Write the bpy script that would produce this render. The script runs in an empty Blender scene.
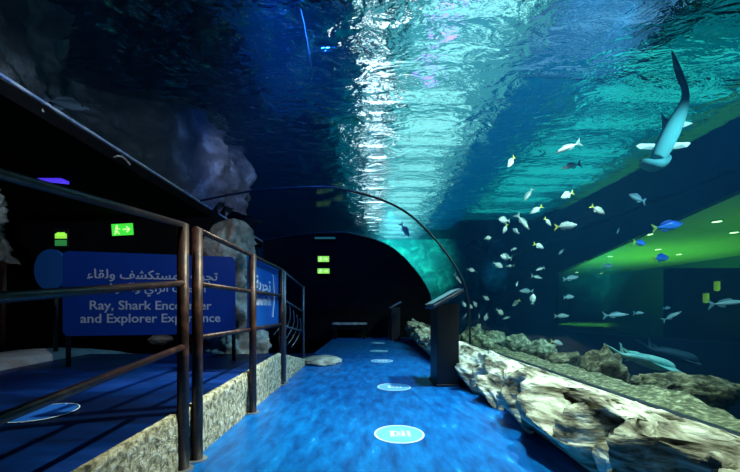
import bpy, bmesh, math, random
from mathutils import Vector, Matrix, Euler, noise
R = math.radians
C = bpy.context.scene.collection
sc = bpy.context.scene
random.seed(4)

# ------------------------------------------------------------------ camera
CAMZ = 0.85
cd = bpy.data.cameras.new('camera'); cam = bpy.data.objects.new('camera', cd); C.objects.link(cam)
cam.location = (0, 0, CAMZ); cam.rotation_euler = (R(90), 0, 0)
cd.sensor_width = 36; cd.lens = 36*340/740; cd.shift_y = 0.1; cd.clip_start = 0.02; cd.clip_end = 200
sc.camera = cam
# ------------------------------------------------------------------ world and colour management
w = bpy.data.worlds.new('world'); sc.world = w; w.use_nodes = True
w.node_tree.nodes['Background'].inputs[0].default_value = (0.02, 0.05, 0.12, 1)
w.node_tree.nodes['Background'].inputs[1].default_value = 0.05
sc.view_settings.view_transform = 'Standard'; sc.view_settings.look = 'None'
sc.view_settings.gamma = 1; sc.view_settings.use_curve_mapping = False
sc.view_settings.exposure = 0.0
cy = sc.cycles
cy.use_denoising = True
cy.caustics_refractive = False; cy.caustics_reflective = False
cy.max_bounces = 10; cy.transparent_max_bounces = 24; cy.volume_bounces = 1; cy.sample_clamp_indirect = 3
# ------------------------------------------------------------------ lamps of the aquarium, and fill spots added among them
def lamp(name, kind, loc, target, power, col, size=0.1, angle=60, blend=0.6):
    l = bpy.data.lights.new(name, kind); l.energy = power; l.color = col
    if kind == 'SPOT': l.spot_size = R(angle); l.spot_blend = blend; l.shadow_soft_size = size
    elif kind == 'AREA': l.shape = 'DISK'; l.size = size
    else: l.shadow_soft_size = size
    o = bpy.data.objects.new(name, l); C.objects.link(o); o.location = loc
    o.rotation_euler = (Vector(target)-Vector(loc)).to_track_quat('-Z', 'Y').to_euler()
    return o
lamp('tank_or_fill_spot', 'SPOT', (2.6, 3.6, 4.85), (1.3, 3.6, 0.2), 1450, (0.86, 1.0, 0.80), 0.06, 62, 0.8)
lamp('tank_or_fill_spot', 'SPOT', (0.7, 1.5, 4.85), (1.35, 1.9, 0.2), 1150, (0.86, 1.0, 0.80), 0.06, 44, 0.8)
lamp('tank_or_fill_spot', 'SPOT', (1.3, 3.4, 4.85), (0.1, 4.0, 0.0), 620, (0.20, 0.60, 1.0), 0.08, 74, 1.0)
lamp('tank_or_fill_spot', 'SPOT', (1.5, 2.6, 4.85), (-1.0, 2.2, 0.15), 1700, (1.0, 0.95, 0.66), 0.06, 30, 1.0)
lamp('tank_or_fill_spot', 'SPOT', (3.4, 4.3, 4.85), (2.3, 7.5, 0.2), 900, (0.75, 1.0, 0.82), 0.06, 66, 0.9)
lamp('tank_or_fill_spot', 'SPOT', (5.6, 3.4, 4.85), (3.6, 5.4, 0.4), 800, (0.50, 0.95, 1.0), 0.08, 80, 0.9)
lamp('tank_or_fill_spot', 'SPOT', (6.4, 4.2, 4.9), (6.0, 7.2, 2.0), 700, (0.35, 0.75, 1.0), 0.06, 60, .9)  # no lamp known here, added to brighten the blue fish
lamp('tank_or_fill_spot', 'SPOT', (0.8, 14.0, 4.9), (1.9, 20.0, 3.9), 9500, (0.10, 1.0, 0.72), 0.03, 56, 1.0)
lamp('tank_or_fill_spot', 'SPOT', (5.6, 14.0, 4.9), (7.4, 20.0, 3.0), 900, (0.05, 0.60, 1.0), 0.03, 17, 1.0)  # added pool of light on the end wall, standing for a reflected glow
lamp('left_tank_fill', 'SPOT', (-0.8, 5.0, 4.9), (-3.3, 8.6, 4.0), 420, (0.85, 0.82, 0.9), 0.015, 40, 1.0)  # added to bring up the dim rock in the left tank
lamp('left_tank_fill', 'SPOT', (-2.0, 2.2, 4.9), (-4.0, 4.4, 4.2), 12, (0.9, 0.72, 0.8), 0.08, 80, 1.0)  # faint spot added for the near rock wall
lamp('left_tank_fill', 'SPOT', (-1.2, 4.0, 4.9), (-1.6, 12.0, 4.0), 900, (0.02, 0.16, 1.0), 0.08, 90, 1.0)  # blue spot added to make the left water glow
lamp('frame_fill', 'SPOT', (-1.3, .3, 2.85), (-3.3, 3.9, 2.94), 380, (0.55, 0.72, 1.0), 0.03, 40, .8)  # unseen spot added in the tunnel air to brighten the frame edge
lamp('cavern_fill', 'SPOT', (-0.6, 1.2, 3.05), (-2.3, 3.6, 0.9), 75, (0.75, 0.85, 1.0), 0.03, 76, 0.9)  # unseen spot added to light the signs, round disc and rails
lamp('gallery_fill', 'AREA', (14.5, 9, 0.0), (14.5, 9, 5), 150, (0.42, 1.0, 0.06), 7)  # unseen green area lights added to tint the gallery ceiling
lamp('gallery_fill', 'AREA', (14.5, 19, 0.0), (14.5, 19, 5), 520, (0.34, 1.0, 0.08), 7)

# ------------------------------------------------------------------ helpers
def P(px, py, Y): return Vector(((px-370)/340*Y, Y, CAMZ+(310-py)/340*Y))
def link(name, me, m=None, parent=None, smooth=False):
    o = bpy.data.objects.new(name, me); C.objects.link(o)
    if m is not None: me.materials.append(m)
    if parent is not None: o.parent = parent
    if smooth:
        for p in me.polygons: p.use_smooth = True
    return o
def obj(name, bm, m=None, parent=None, smooth=False):
    me = bpy.data.meshes.new(name); bmesh.ops.recalc_face_normals(bm, faces=bm.faces[:]); bm.to_mesh(me); bm.free()
    return link(name, me, m, parent, smooth)
def tag(o, label, cat, group=None, kind=None):
    o['label'] = label; o['category'] = cat
    if group: o['group'] = group
    if kind: o['kind'] = kind
    return o
def struct(o, label=None):
    o['kind'] = 'structure'
    if label: o['label'] = label
    return o
def empty(name, loc, rz=0):
    o = bpy.data.objects.new(name, None); C.objects.link(o); o.location = loc; o.rotation_euler = (0, 0, rz); return o
def box(bm, c, s, rot=None, bev=0):
    r = bmesh.ops.create_cube(bm, size=1)
    M = Matrix.Translation(c) @ (rot.to_matrix().to_4x4() if rot else Matrix()) @ Matrix.Diagonal((s[0], s[1], s[2], 1))
    bmesh.ops.transform(bm, matrix=M, verts=r['verts'])
    if bev:
        es = list({e for v in r['verts'] for e in v.link_edges})
        bmesh.ops.bevel(bm, geom=es, offset=bev, segments=2, affect='EDGES', profile=.5)
def boxo(c, s, rot=None, bev=0):
    bm = bmesh.new(); box(bm, c, s, rot, bev); return bm
def tube(bm, pts, r, n=12, cap=True):
    pts = [Vector(p) for p in pts]; rings = []
    rr = r if isinstance(r, (list, tuple)) else [r]*len(pts)
    up = None
    for i, p in enumerate(pts):
        t = (pts[min(i+1, len(pts)-1)]-pts[max(i-1, 0)]).normalized()
        if up is None: up = Vector((0, 0, 1)) if abs(t.z) < .9 else Vector((1, 0, 0))
        a = t.cross(up).normalized(); b = a.cross(t).normalized(); up = b
        rings.append([bm.verts.new(p+(a*math.cos(k*2*math.pi/n)+b*math.sin(k*2*math.pi/n))*rr[i]) for k in range(n)])
    for i in range(len(rings)-1):
        for k in range(n): bm.faces.new((rings[i][k], rings[i][(k+1) % n], rings[i+1][(k+1) % n], rings[i+1][k]))
    if cap: bm.faces.new(rings[0]); bm.faces.new(rings[-1])
def tubeo(pts, r, n=12):
    bm = bmesh.new(); tube(bm, pts, r, n); return bm
def cr(pts, n=6):
    pts = [Vector(p) for p in pts]; out = []
    for i in range(len(pts)-1):
        a = pts[max(i-1, 0)]; b = pts[i]; c = pts[i+1]; d = pts[min(i+2, len(pts)-1)]
        for k in range(n):
            t = k/n; out.append(.5*((2*b)+(c-a)*t+(2*a-5*b+4*c-d)*t*t+(3*b-a-3*c+d)*t*t*t))
    out.append(pts[-1]); return out
def disc(bm, r, z0, z1, n=40):
    a = [bm.verts.new((r*math.cos(k*2*math.pi/n), r*math.sin(k*2*math.pi/n), z0)) for k in range(n)]
    b = [bm.verts.new((v.co.x, v.co.y, z1)) for v in a]
    bm.faces.new(a); bm.faces.new(b)
    for k in range(n): bm.faces.new((a[k], a[(k+1) % n], b[(k+1) % n], b[k]))
def ring(bm, r0, r1, z0, z1, n=48):
    q = [[bm.verts.new((r*math.cos(k*2*math.pi/n), r*math.sin(k*2*math.pi/n), z)) for k in range(n)] for r, z in ((r0, z0), (r1, z0), (r1, z1), (r0, z1))]
    for j in range(4):
        for k in range(n): bm.faces.new((q[j][k], q[j][(k+1) % n], q[(j+1) % 4][(k+1) % n], q[(j+1) % 4][k]))
def prism(pts, y0, y1, caps=True):
    bm = bmesh.new()
    a = [bm.verts.new((x, y0, z)) for x, z in pts]; b = [bm.verts.new((x, y1, z)) for x, z in pts]
    for k in range(len(pts)): bm.faces.new((a[k], a[(k+1) % len(pts)], b[(k+1) % len(pts)], b[k]))
    if caps:
        fa = bm.faces.new(a); fb = bm.faces.new(b); bmesh.ops.triangulate(bm, faces=[fa, fb])
    return bm
def fbm(v, s=1, o=4):
    return noise.fractal(Vector(v)*s, 1.0, 2.0, o)

# ------------------------------------------------------------------ materials
def mat(name, col, rough=.6, metal=0, emit=None, es=0, spec=.5):
    m = bpy.data.materials.new(name); m.use_nodes = True; b = m.node_tree.nodes['Principled BSDF']
    b.inputs['Base Color'].default_value = (*col, 1); b.inputs['Roughness'].default_value = rough; b.inputs['Metallic'].default_value = metal
    b.inputs['Specular IOR Level'].default_value = spec
    if emit: b.inputs['Emission Color'].default_value = (*emit, 1); b.inputs['Emission Strength'].default_value = es
    return m
def nmat(name, stops, scale=3, detail=8, rough=.7, bump=.3, stretch=(1, 1, 1), metal=0, distort=0, spec=.5, bdist=.05, coord='Object', bscale=None):
    m = mat(name, (1, 1, 1), rough, metal, spec=spec); nt = m.node_tree; N = nt.nodes; L = nt.links; b = N['Principled BSDF']
    tc = N.new('ShaderNodeTexCoord'); mp = N.new('ShaderNodeMapping'); mp.inputs['Scale'].default_value = stretch
    L.new(tc.outputs[coord], mp.inputs['Vector'])
    t = N.new('ShaderNodeTexNoise'); t.inputs['Scale'].default_value = scale; t.inputs['Detail'].default_value = detail; t.inputs['Distortion'].default_value = distort
    t.inputs['Roughness'].default_value = .62
    L.new(mp.outputs[0], t.inputs['Vector'])
    r = N.new('ShaderNodeValToRGB'); L.new(t.outputs['Fac'], r.inputs['Fac'])
    e = r.color_ramp.elements
    while len(e) < len(stops): e.new(.5)
    for k, (p, c) in enumerate(stops): e[k].position = p; e[k].color = (*c, 1)
    L.new(r.outputs[0], b.inputs['Base Color'])
    if bump:
        t2 = t
        if bscale:
            t2 = N.new('ShaderNodeTexNoise'); t2.inputs['Scale'].default_value = bscale; t2.inputs['Detail'].default_value = 9; L.new(mp.outputs[0], t2.inputs['Vector'])
        bp = N.new('ShaderNodeBump'); bp.inputs['Strength'].default_value = bump; bp.inputs['Distance'].default_value = bdist
        L.new(t2.outputs['Fac'], bp.inputs['Height']); L.new(bp.outputs[0], b.inputs['Normal'])
    return m
M = {}
M['floor'] = nmat('blue_floor', [(.30, (.0, .04, .20)), (.48, (.0, .11, .42)), (.64, (.0, .19, .60)), (.72, (.08, .50, .90))], 7, 12, .38, .15, (1.7, .55, 1), distort=.25, bscale=22, bdist=.01, spec=.4)  # lightest streaks: paint scratches, and water shimmer put into the colour
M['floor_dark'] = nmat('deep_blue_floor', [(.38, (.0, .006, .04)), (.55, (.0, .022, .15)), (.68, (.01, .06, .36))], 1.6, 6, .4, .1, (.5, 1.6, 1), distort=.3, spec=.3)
M['stone'] = nmat('pebbled_stone', [(.32, (.05, .05, .04)), (.42, (.28, .26, .17)), (.52, (.60, .56, .38)), (.64, (.85, .86, .75))], 26, 10, .8, .8, distort=.4, bdist=.04)
M['rock'] = nmat('pale_rockwork', [(.33, (.02, .018, .014)), (.43, (.22, .20, .14)), (.52, (.52, .52, .40)), (.62, (.90, .92, .80))], 4.2, 14, .72, .9, (1.1, .7, 3.0), distort=.7, bdist=.06, bscale=7)
M['reef'] = nmat('reef_rock', [(.35, (.02, .025, .012)), (.5, (.10, .10, .055)), (.62, (.30, .30, .18)), (.72, (.6, .6, .42))], 9, 14, .85, 1, distort=.7, bdist=.1)
M['gravel'] = nmat('gravel', [(.3, (.02, .03, .015)), (.5, (.12, .13, .07)), (.62, (.34, .35, .22)), (.72, (.6, .6, .45))], 22, 6, .9, 1, bdist=.03)
M['brown_rock'] = nmat('brown_rock', [(.3, (.03, .028, .03)), (.52, (.10, .09, .09)), (.68, (.30, .29, .31))], 1.6, 12, .85, .9, distort=.5, bdist=.15)
M['greyrock'] = nmat('grey_rock', [(.3, (.10, .09, .08)), (.5, (.40, .38, .33)), (.65, (.72, .70, .62))], 5, 12, .85, .8, bdist=.06)
M['border'] = nmat('pale_border_stone', [(.3, (.5, .5, .48)), (.7, (.9, .9, .86))], 4, 8, .8, .3)
M['coral'] = nmat('pale_coral', [(.35, (.06, .08, .05)), (.5, (.30, .34, .22)), (.62, (.75, .78, .6))], 11, 12, .85, 1, distort=.6, bdist=.08)
M['dark'] = nmat('dark_paint', [(.3, (.004, .004, .006)), (.7, (.010, .009, .009))], 3, 6, .95, .1, spec=.1)
M['tankwall'] = nmat('tank_wall', [(.3, (.01, .04, .06)), (.5, (.03, .13, .15)), (.65, (.10, .30, .28))], 1.4, 12, .9, .9, distort=.8, bdist=.2)
M['tankwall_plain'] = nmat('blue_tank_wall', [(.3, (.006, .012, .03)), (.7, (.015, .03, .06))], .8, 5, .9, 0)
M['rail'] = nmat('rusty_brown_rail', [(.3, (.018, .008, .008)), (.52, (.05, .018, .015)), (.72, (.16, .07, .05))], 12, 8, .4, .1, metal=.15)
M['rail_grey'] = mat('grey_rail', (.12, .14, .18), .4, .7)
M['flange'] = mat('steel_flange', (.5, .52, .55), .35, .8)
M['sign'] = mat('sign_blue', (.005, .065, .42), .4)
M['sign2'] = mat('bright_sign_blue', (.01, .13, .55), .35)
M['sign3'] = mat('round_sign_blue', (.03, .28, 1.0), .5)
M['white'] = mat('white_letter', (.75, .80, .88), .5)
M['lectern'] = mat('lectern_dark', (.018, .014, .018), .45)
M['lectern_top'] = mat('lectern_panel', (.05, .07, .14), .25, .3)
M['steel'] = mat('brushed_steel', (.55, .60, .68), .3, .8)
M['edge'] = nmat('acrylic_frame', [(.35, (.25, .40, .75)), (.5, (.6, .75, 1)), (.65, (.95, .97, 1))], 5, 6, .5, .1, metal=0)  # reflected blue-white highlight along the frame put into its colour
M['seam'] = mat('seam_dark', (.006, .012, .03), .4)
M['decal'] = mat('floor_decal_blue', (.16, .50, .88), .5)
M['decal_shaded'] = mat('floor_decal_shaded', (.01, .12, .60), .5)  # same decal with the shadow on the raised path mixed into its blue
M['decal_w'] = mat('floor_decal_white', (.72, .88, 1), .5)
M['exit'] = mat('exit_green', (.02, .5, .05), .5, emit=(.06, .85, .05), es=.9)
M['exitw'] = mat('exit_white', (.8, 1, .7), .5, emit=(.55, 1, .30), es=1.1)
M['exitlime'] = mat('exit_lime', (.4, .9, .1), .5, emit=(.35, 1, .08), es=.8)
M['casing'] = mat('black_casing', (.015, .02, .018), .5)
M['violet'] = mat('violet_glow', (.1, .05, .8), .4, emit=(.08, .04, .95), es=.9)
M['downlight'] = mat('downlight', (1, 1, .8), .5, emit=(1, 1, .45), es=6)
M['lantern'] = mat('yellow_lantern', (.6, .6, .1), .5, emit=(.42, .50, .04), es=.5)
M['gceil'] = nmat('gallery_ceiling', [(.3, (.30, .38, .26)), (.7, (.4, .45, .32))], .6, 3, .9, 0)
M['gwall'] = mat('gallery_wall', (.05, .12, .22), .8)
M['gfloor'] = mat('gallery_floor', (.003, .006, .015), .9)
# fish
def fishmat(name, back, belly, rough=.35):
    m = mat(name, back, rough); nt = m.node_tree; N = nt.nodes; L = nt.links
    tc = N.new('ShaderNodeTexCoord'); s = N.new('ShaderNodeSeparateXYZ'); L.new(tc.outputs['Generated'], s.inputs[0])
    r = N.new('ShaderNodeValToRGB'); r.color_ramp.elements[0].position = .4; r.color_ramp.elements[0].color = (*belly, 1)
    r.color_ramp.elements[1].position = .75; r.color_ramp.elements[1].color = (*back, 1)
    L.new(s.outputs[2], r.inputs[0]); L.new(r.outputs[0], N['Principled BSDF'].inputs['Base Color']); return m
M['silver'] = fishmat('silver_scales', (.45, .60, .62), (.95, .98, .95))
M['yellow'] = mat('yellow_fin', (.75, .72, .05), .5)
M['slate'] = fishmat('slate_scales', (.18, .30, .36), (.55, .68, .70))
M['slatefin'] = mat('slate_fin', (.25, .40, .42), .5)
M['bluefish'] = fishmat('blue_scales', (.02, .12, .75), (.10, .35, .95))
M['bluefin'] = mat('blue_fin', (.02, .10, .5), .5)
M['shark'] = fishmat('shark_skin', (.03, .20, .24), (.10, .42, .46), .85)
M['dimskin'] = fishmat('dim_skin', (.03, .05, .07), (.09, .13, .16), .6)  # skin darkened to stand for dim, hazy light on the animal
M['sharkw'] = mat('pale_fin', (.85, .92, .88), .5)
M['sharkd'] = mat('dark_fin', (.04, .07, .11), .5)
M['ray'] = nmat('ray_skin', [(.35, (.25, .75, .70)), (.6, (.55, .98, .90))], 9, 4, .5, .05)
M['eye'] = mat('fish_eye', (.01, .01, .01), .2)
M['tube'] = mat('air_hose', (.06, .14, .18), .7)

def panel(name, col, st, scale=.5):
    m = bpy.data.materials.new(name); m.use_nodes = True; nt = m.node_tree; N = nt.nodes; L = nt.links; N.clear()
    o = N.new('ShaderNodeOutputMaterial'); e = N.new('ShaderNodeEmission'); e.inputs[0].default_value = (*col, 1); e.inputs[1].default_value = st
    L.new(e.outputs[0], o.inputs[0]); return m
# water seen from below
def water_surface_mat():
    m = bpy.data.materials.new('water_surface'); m.use_nodes = True; nt = m.node_tree; N = nt.nodes; L = nt.links; N.clear()
    o = N.new('ShaderNodeOutputMaterial'); rf = N.new('ShaderNodeBsdfRefraction'); rf.inputs['IOR'].default_value = 1.33; rf.inputs['Roughness'].default_value = .05
    gl = N.new('ShaderNodeBsdfGlossy'); gl.inputs['Roughness'].default_value = .12; gl.inputs['Color'].default_value = (.5, .8, .9, 1)
    mx = N.new('ShaderNodeMixShader'); mx.inputs[0].default_value = .30
    tc = N.new('ShaderNodeTexCoord'); mp = N.new('ShaderNodeMapping'); mp.inputs['Scale'].default_value = (.8, 1.3, 1)
    n1 = N.new('ShaderNodeTexNoise'); n1.inputs['Scale'].default_value = 2.3; n1.inputs['Detail'].default_value = 4; n1.inputs['Distortion'].default_value = 1.2
    n2 = N.new('ShaderNodeTexNoise'); n2.inputs['Scale'].default_value = .8; n2.inputs['Detail'].default_value = 2
    ad = N.new('ShaderNodeMath'); ad.operation = 'MULTIPLY_ADD'; ad.inputs[1].default_value = 1.6
    L.new(tc.outputs['Object'], mp.inputs[0]); L.new(mp.outputs[0], n1.inputs['Vector']); L.new(mp.outputs[0], n2.inputs['Vector'])
    L.new(n2.outputs['Fac'], ad.inputs[0]); L.new(n1.outputs['Fac'], ad.inputs[2])
    n3 = N.new('ShaderNodeTexNoise'); n3.inputs['Scale'].default_value = 7; n3.inputs['Detail'].default_value = 2; L.new(mp.outputs[0], n3.inputs['Vector'])
    a3 = N.new('ShaderNodeMath'); a3.operation = 'MULTIPLY_ADD'; a3.inputs[1].default_value = .30; L.new(n3.outputs['Fac'], a3.inputs[0]); L.new(ad.outputs[0], a3.inputs[2]); ad = a3
    bp = N.new('ShaderNodeBump'); bp.inputs['Strength'].default_value = .8; bp.inputs['Distance'].default_value = .55
    L.new(ad.outputs[0], bp.inputs['Height']); L.new(bp.outputs[0], rf.inputs['Normal']); L.new(bp.outputs[0], gl.inputs['Normal'])
    L.new(rf.outputs[0], mx.inputs[1]); L.new(gl.outputs[0], mx.inputs[2]); L.new(mx.outputs[0], o.inputs[0])
    return m
def acrylic_mat(name, tint, k=1.0):
    m = bpy.data.materials.new(name); m.use_nodes = True; nt = m.node_tree; N = nt.nodes; L = nt.links; N.clear()
    o = N.new('ShaderNodeOutputMaterial'); t = N.new('ShaderNodeBsdfTransparent'); t.inputs[0].default_value = (*tint, 1)
    g = N.new('ShaderNodeBsdfGlossy'); g.inputs['Roughness'].default_value = .03
    fr = N.new('ShaderNodeFresnel'); fr.inputs[0].default_value = 1.22
    mu = N.new('ShaderNodeMath'); mu.operation = 'MULTIPLY'; mu.inputs[1].default_value = k
    mx = N.new('ShaderNodeMixShader'); L.new(fr.outputs[0], mu.inputs[0]); L.new(mu.outputs[0], mx.inputs[0]); L.new(t.outputs[0], mx.inputs[1]); L.new(g.outputs[0], mx.inputs[2]); L.new(mx.outputs[0], o.inputs[0])
    return m
def water_volume_mat():
    m = bpy.data.materials.new('tank_water'); m.use_nodes = True; nt = m.node_tree; N = nt.nodes; L = nt.links; N.clear()
    o = N.new('ShaderNodeOutputMaterial'); a = N.new('ShaderNodeVolumeAbsorption'); a.inputs[0].default_value = (.05, .72, .85, 1); a.inputs[1].default_value = .075
    s = N.new('ShaderNodeVolumeScatter'); s.inputs[0].default_value = (.05, .38, 1.0, 1); s.inputs[1].default_value = .015; s.inputs[2].default_value = .2
    ad = N.new('ShaderNodeAddShader'); L.new(a.outputs[0], ad.inputs[0]); L.new(s.outputs[0], ad.inputs[1]); L.new(ad.outputs[0], o.inputs['Volume'])
    return m

# ================================================================== THE SETTING
Y0, Y1, YE = -1.5, 20.0, 10.5
ARCH = [(1.94, .19), (1.93, .75), (1.88, 1.15), (1.75, 1.53), (1.36, 2.11), (.78, 2.69), (.19, 3.0), (-.49, 3.18), (-.97, 3.24), (-2.2, 3.17), (-3.3, 2.97)]
arch = [(p.x, p.z) for p in cr([(x, 0, z) for x, z in ARCH], 5)]
# walkway
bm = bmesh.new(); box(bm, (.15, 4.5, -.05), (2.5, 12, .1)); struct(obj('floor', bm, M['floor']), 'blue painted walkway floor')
# raised path on the left with its stone curb
def pathz(y): return .29+.03*(min(max(y, 1.1), 3.7)-1.17) if y < 3.8 else max(.02, .366-(y-3.8)*.19)
bm = bmesh.new(); prev = None; ys = [Y0+i*.25 for i in range(33)]
rows = [[bm.verts.new((x, y, pathz(y))) for x in (-9, -3.1, -1.012)] for y in ys]
for i in range(len(ys)-1):
    for k in range(2): bm.faces.new((rows[i][k], rows[i][k+1], rows[i+1][k+1], rows[i+1][k]))
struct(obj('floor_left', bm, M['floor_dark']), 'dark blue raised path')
bm = bmesh.new(); ys = [Y0+i*.06 for i in range(int((5.4-Y0)/.06))]; rows = []
for y in ys:
    zt = pathz(y); row = []
    for k in range(9):
        t = k/8; zz = zt*t
        row.append(bm.verts.new((-1.0+.016*fbm((0, y*6, zz*6)), y, zz)))
    row.append(bm.verts.new((-1.03, y, zt+.004)))
    rows.append(row)
for i in range(len(ys)-1):
    for k in range(9): bm.faces.new((rows[i][k], rows[i+1][k], rows[i+1][k+1], rows[i][k+1]))
struct(obj('wall_curb', bm, M['stone'], smooth=True), 'rough pale stone curb face below the raised path')
# pale border beyond the raised path
bm = bmesh.new(); rows = []
for i in range(30):
    y = 1.5+i*.13; wv = .04*fbm((y*2, 0, 0)); q = max(0, 1-max(0, (y-4.2))/1.1)
    rows.append([bm.verts.new(c) for c in ((-3.1+wv, y, pathz(y)-.01), (-3.14+wv, y, pathz(y)+.055*q), (-3.5, y, pathz(y)+.07*q), (-3.85+wv, y, pathz(y)+.05*q), (-3.9, y, pathz(y)-.01))])
for i in range(29):
    for k in range(4): bm.faces.new((rows[i][k], rows[i+1][k], rows[i+1][k+1], rows[i][k+1]))
struct(obj('trim_1', bm, M['border'], smooth=True), 'low pale stone border of the raised path')
# cavern around the left path
struct(obj('wall_left', boxo((-7.6, 3.0, 1.5), (.2, 9, 3.2)), M['dark']))
struct(obj('wall_back_left', boxo((-5.4, 7.2, 1.45), (4.3, .2, 3.0)), M['dark']))
struct(obj('ceiling', boxo((-6.2, 4.5, 2.86), (5.76, 12, .14)), M['dark']), 'dark underside of the left tank')
# dark end of the tunnel
pp = [(1.98, -.02)]+[(x, z) for x, z in arch]+[(-3.3, -.02)]
struct(obj('wall_end', prism(pp, YE, Y1-.02), M['dark']), 'dark wall where the tunnel ends')
# tunnel acrylic: a curved sheet with real thickness
bm = bmesh.new(); ya = [Y0+i*(YE-Y0)/8 for i in range(9)]
rows = [[bm.verts.new((x, y, z)) for x, z in arch] for y in ya]
for i in range(8):
    for k in range(len(arch)-1): bm.faces.new((rows[i][k], rows[i][k+1], rows[i+1][k+1], rows[i+1][k]))
acr = obj('window_1', bm, acrylic_mat('tunnel_acrylic', (.95, .98, 1.0), .03), smooth=True); struct(acr, 'clear acrylic tunnel over the walkway')
# seams of the acrylic
for n_, ys_ in ((2, 6.6), (3, YE-.04)):
    bm = bmesh.new(); tube(bm, [(x, ys_, z) for x, z in arch], .022, 8)
    struct(obj('trim_%d' % n_, bm, M['seam'], smooth=True), 'dark seam ring of the acrylic tunnel')
# frame edges left (the bright blue line) and right
bm = bmesh.new(); box(bm, (-3.31, 4.5, 2.955), (.035, 12, .03), bev=.008); struct(obj('trim_4', bm, M['edge']), 'blue-lit lower frame edge of the left acrylic')
bm = bmesh.new(); box(bm, (-3.36, 4.5, 2.88), (.05, 12, .10)); struct(obj('trim_5', bm, M['dark']))
bm = bmesh.new(); box(bm, (1.965, 4.5, .175), (.05, 12, .035), bev=.006); struct(obj('trim_6', bm, M['seam']), 'dark sill of the right acrylic')
# tank shell
struct(obj('wall_tank_floor', boxo((5.2, 9.2, -2.1), (6.6, 21.6, .2)), M['tankwall_plain']), 'deep tank floor')
bm = bmesh.new(); rows = []
for i in range(61):
    rows.append([bm.verts.new((x := -9+k*17.2/70, Y1+.25*fbm((x*.8, 3, (z := -2+i*7.02/60)*.8))+.12*fbm((x*2.6, 1, z*2.6)), z)) for k in range(71)])
for i in range(60):
    for k in range(70): bm.faces.new((rows[i][k], rows[i][k+1], rows[i+1][k+1], rows[i+1][k]))
struct(obj('wall_tank_end', bm, M['tankwall'], smooth=True), 'rocky end wall of the tank')
# right tank wall with sloping lower edge and a viewing window
bm = bmesh.new()
def wallprism(bm, yz, x0, x1):
    a = [bm.verts.new((x0, y, z)) for y, z in yz]; b = [bm.verts.new((x1, y, z)) for y, z in yz]
    bm.faces.new(a); bm.faces.new(b)
    for k in range(len(yz)): bm.faces.new((a[k], a[(k+1) % len(yz)], b[(k+1) % len(yz)], b[k]))
wallprism(bm, [(Y0, 5.12), (Y1, 5.12), (Y1, -2.1), (14.8, -2.1), (14.8, 2.4), (7.35, 3.45), (5.0, 3.78), (Y0, 3.78)], 8.0, 8.2)
struct(obj('wall_right', bm, M['tankwall_plain']), 'dark blue tank wall above the viewing window')
bm = bmesh.new(); wallprism(bm, [(Y0, .33), (14.8, -.05), (14.8, -2.1), (Y0, -2.1)], 8.0, 8.2)
struct(obj('wall_right_lower', bm, M['tankwall_plain']))
bm = bmesh.new(); wallprism(bm, [(5.0, .05), (14.8, .05), (14.8, 2.4), (7.35, 3.45), (5.0, 3.78)], 8.05, 8.08)
struct(obj('window_2', bm, acrylic_mat('gallery_window_glass', (.75, .95, .85), .3)), 'far viewing window of the tank')
# the lit gallery behind that window
struct(obj('ceiling_gallery', boxo((14.5, 17, 3.9), (13, 36, .1)), M['gceil']), 'green-lit ceiling of the far gallery')
struct(obj('wall_gallery', boxo((20.5, 17, 1.4), (.2, 36, 5)), M['gwall']))
struct(obj('wall_gallery_far', boxo((14.3, 35.1, 1.4), (12.6, .2, 5)), M['gwall']))
struct(obj('floor_gallery', boxo((14.3, 17, -1.05), (12.4, 36, .1)), M['gfloor']))
# water: surface and body
bm = bmesh.new(); vs = [bm.verts.new(v) for v in ((-9, Y1, 5), (8, Y1, 5), (8, Y0, 5), (-9, Y0, 5))]; bm.faces.new(vs)
wme = bpy.data.meshes.new('water_surface'); bm.to_mesh(wme); bm.free(); ws = link('water_surface', wme, water_surface_mat()); ws['kind'] = 'structure'; ws['label'] = 'rippled water surface over the tunnel'
a2 = [(x+.012, z+.012) for x, z in arch]
outer = [(-3.3, 2.99), (-9, 2.99), (-9, 4.97), (7.98, 4.97), (7.98, -1.98), (2.1, -1.98)]
wv_ = obj('tank_water', prism(a2+outer, Y0, Y1-.6), water_volume_mat()); wv_['kind'] = 'structure'
# hall above the water, with light panels added to brighten the surface
HZ = 6.4
struct(obj('ceiling_hall', boxo((2, 14, 9.0), (30, 44, .1)), M['dark']))
def lightpanel(x0, x1, y0, y1, z, col, st, label):
    bm = bmesh.new(); box(bm, ((x0+x1)/2, (y0+y1)/2, z), (x1-x0, y1-y0, .06), bev=.02)
    o = obj('water_glow_panel', bm, panel('panel_light', col, st)); tag(o, label, 'light panel')
    return o
WT = (.20, .72, .78); TL = (.0, .42, .42)
def crosstubes(o, x0, x1, y0, y1, step, z, col, st, wd=.16):  # cross tubes added so the waves break their light into ripples
    m = panel('ripple_light', col, st); y = y0; i = 0
    while y < y1:
        bm = bmesh.new(); a = x0+.25*math.sin(i*2.4); b = x1+.25*math.sin(i*1.7+1); tube(bm, [(a, y, z), (b, y, z)], wd*(1+.3*math.sin(i*3.1)), 8)
        obj('ripple_tube', bm, m, o); y += step*(1+.35*math.sin(i*1.3)); i += 1
o = lightpanel(.5, 3.0, 5.0, 23.0, HZ+.2, (.10, .54, .64), .85, 'long pale teal light panel added above the middle of the water')
crosstubes(o, .8, 2.3, 5.2, 22, .95, HZ-.05, (.30, .80, .80), 1.9, .2)
o = lightpanel(-.12, .22, 5.0, 19.0, HZ+.2, (.15, .6, .75), .8, 'narrow light strip added with white cross tubes left of the long teal panel')
crosstubes(o, -.02, .34, 5.0, 19, .62, HZ, (.80, .95, 1.0), 8.0, .05)
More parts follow.
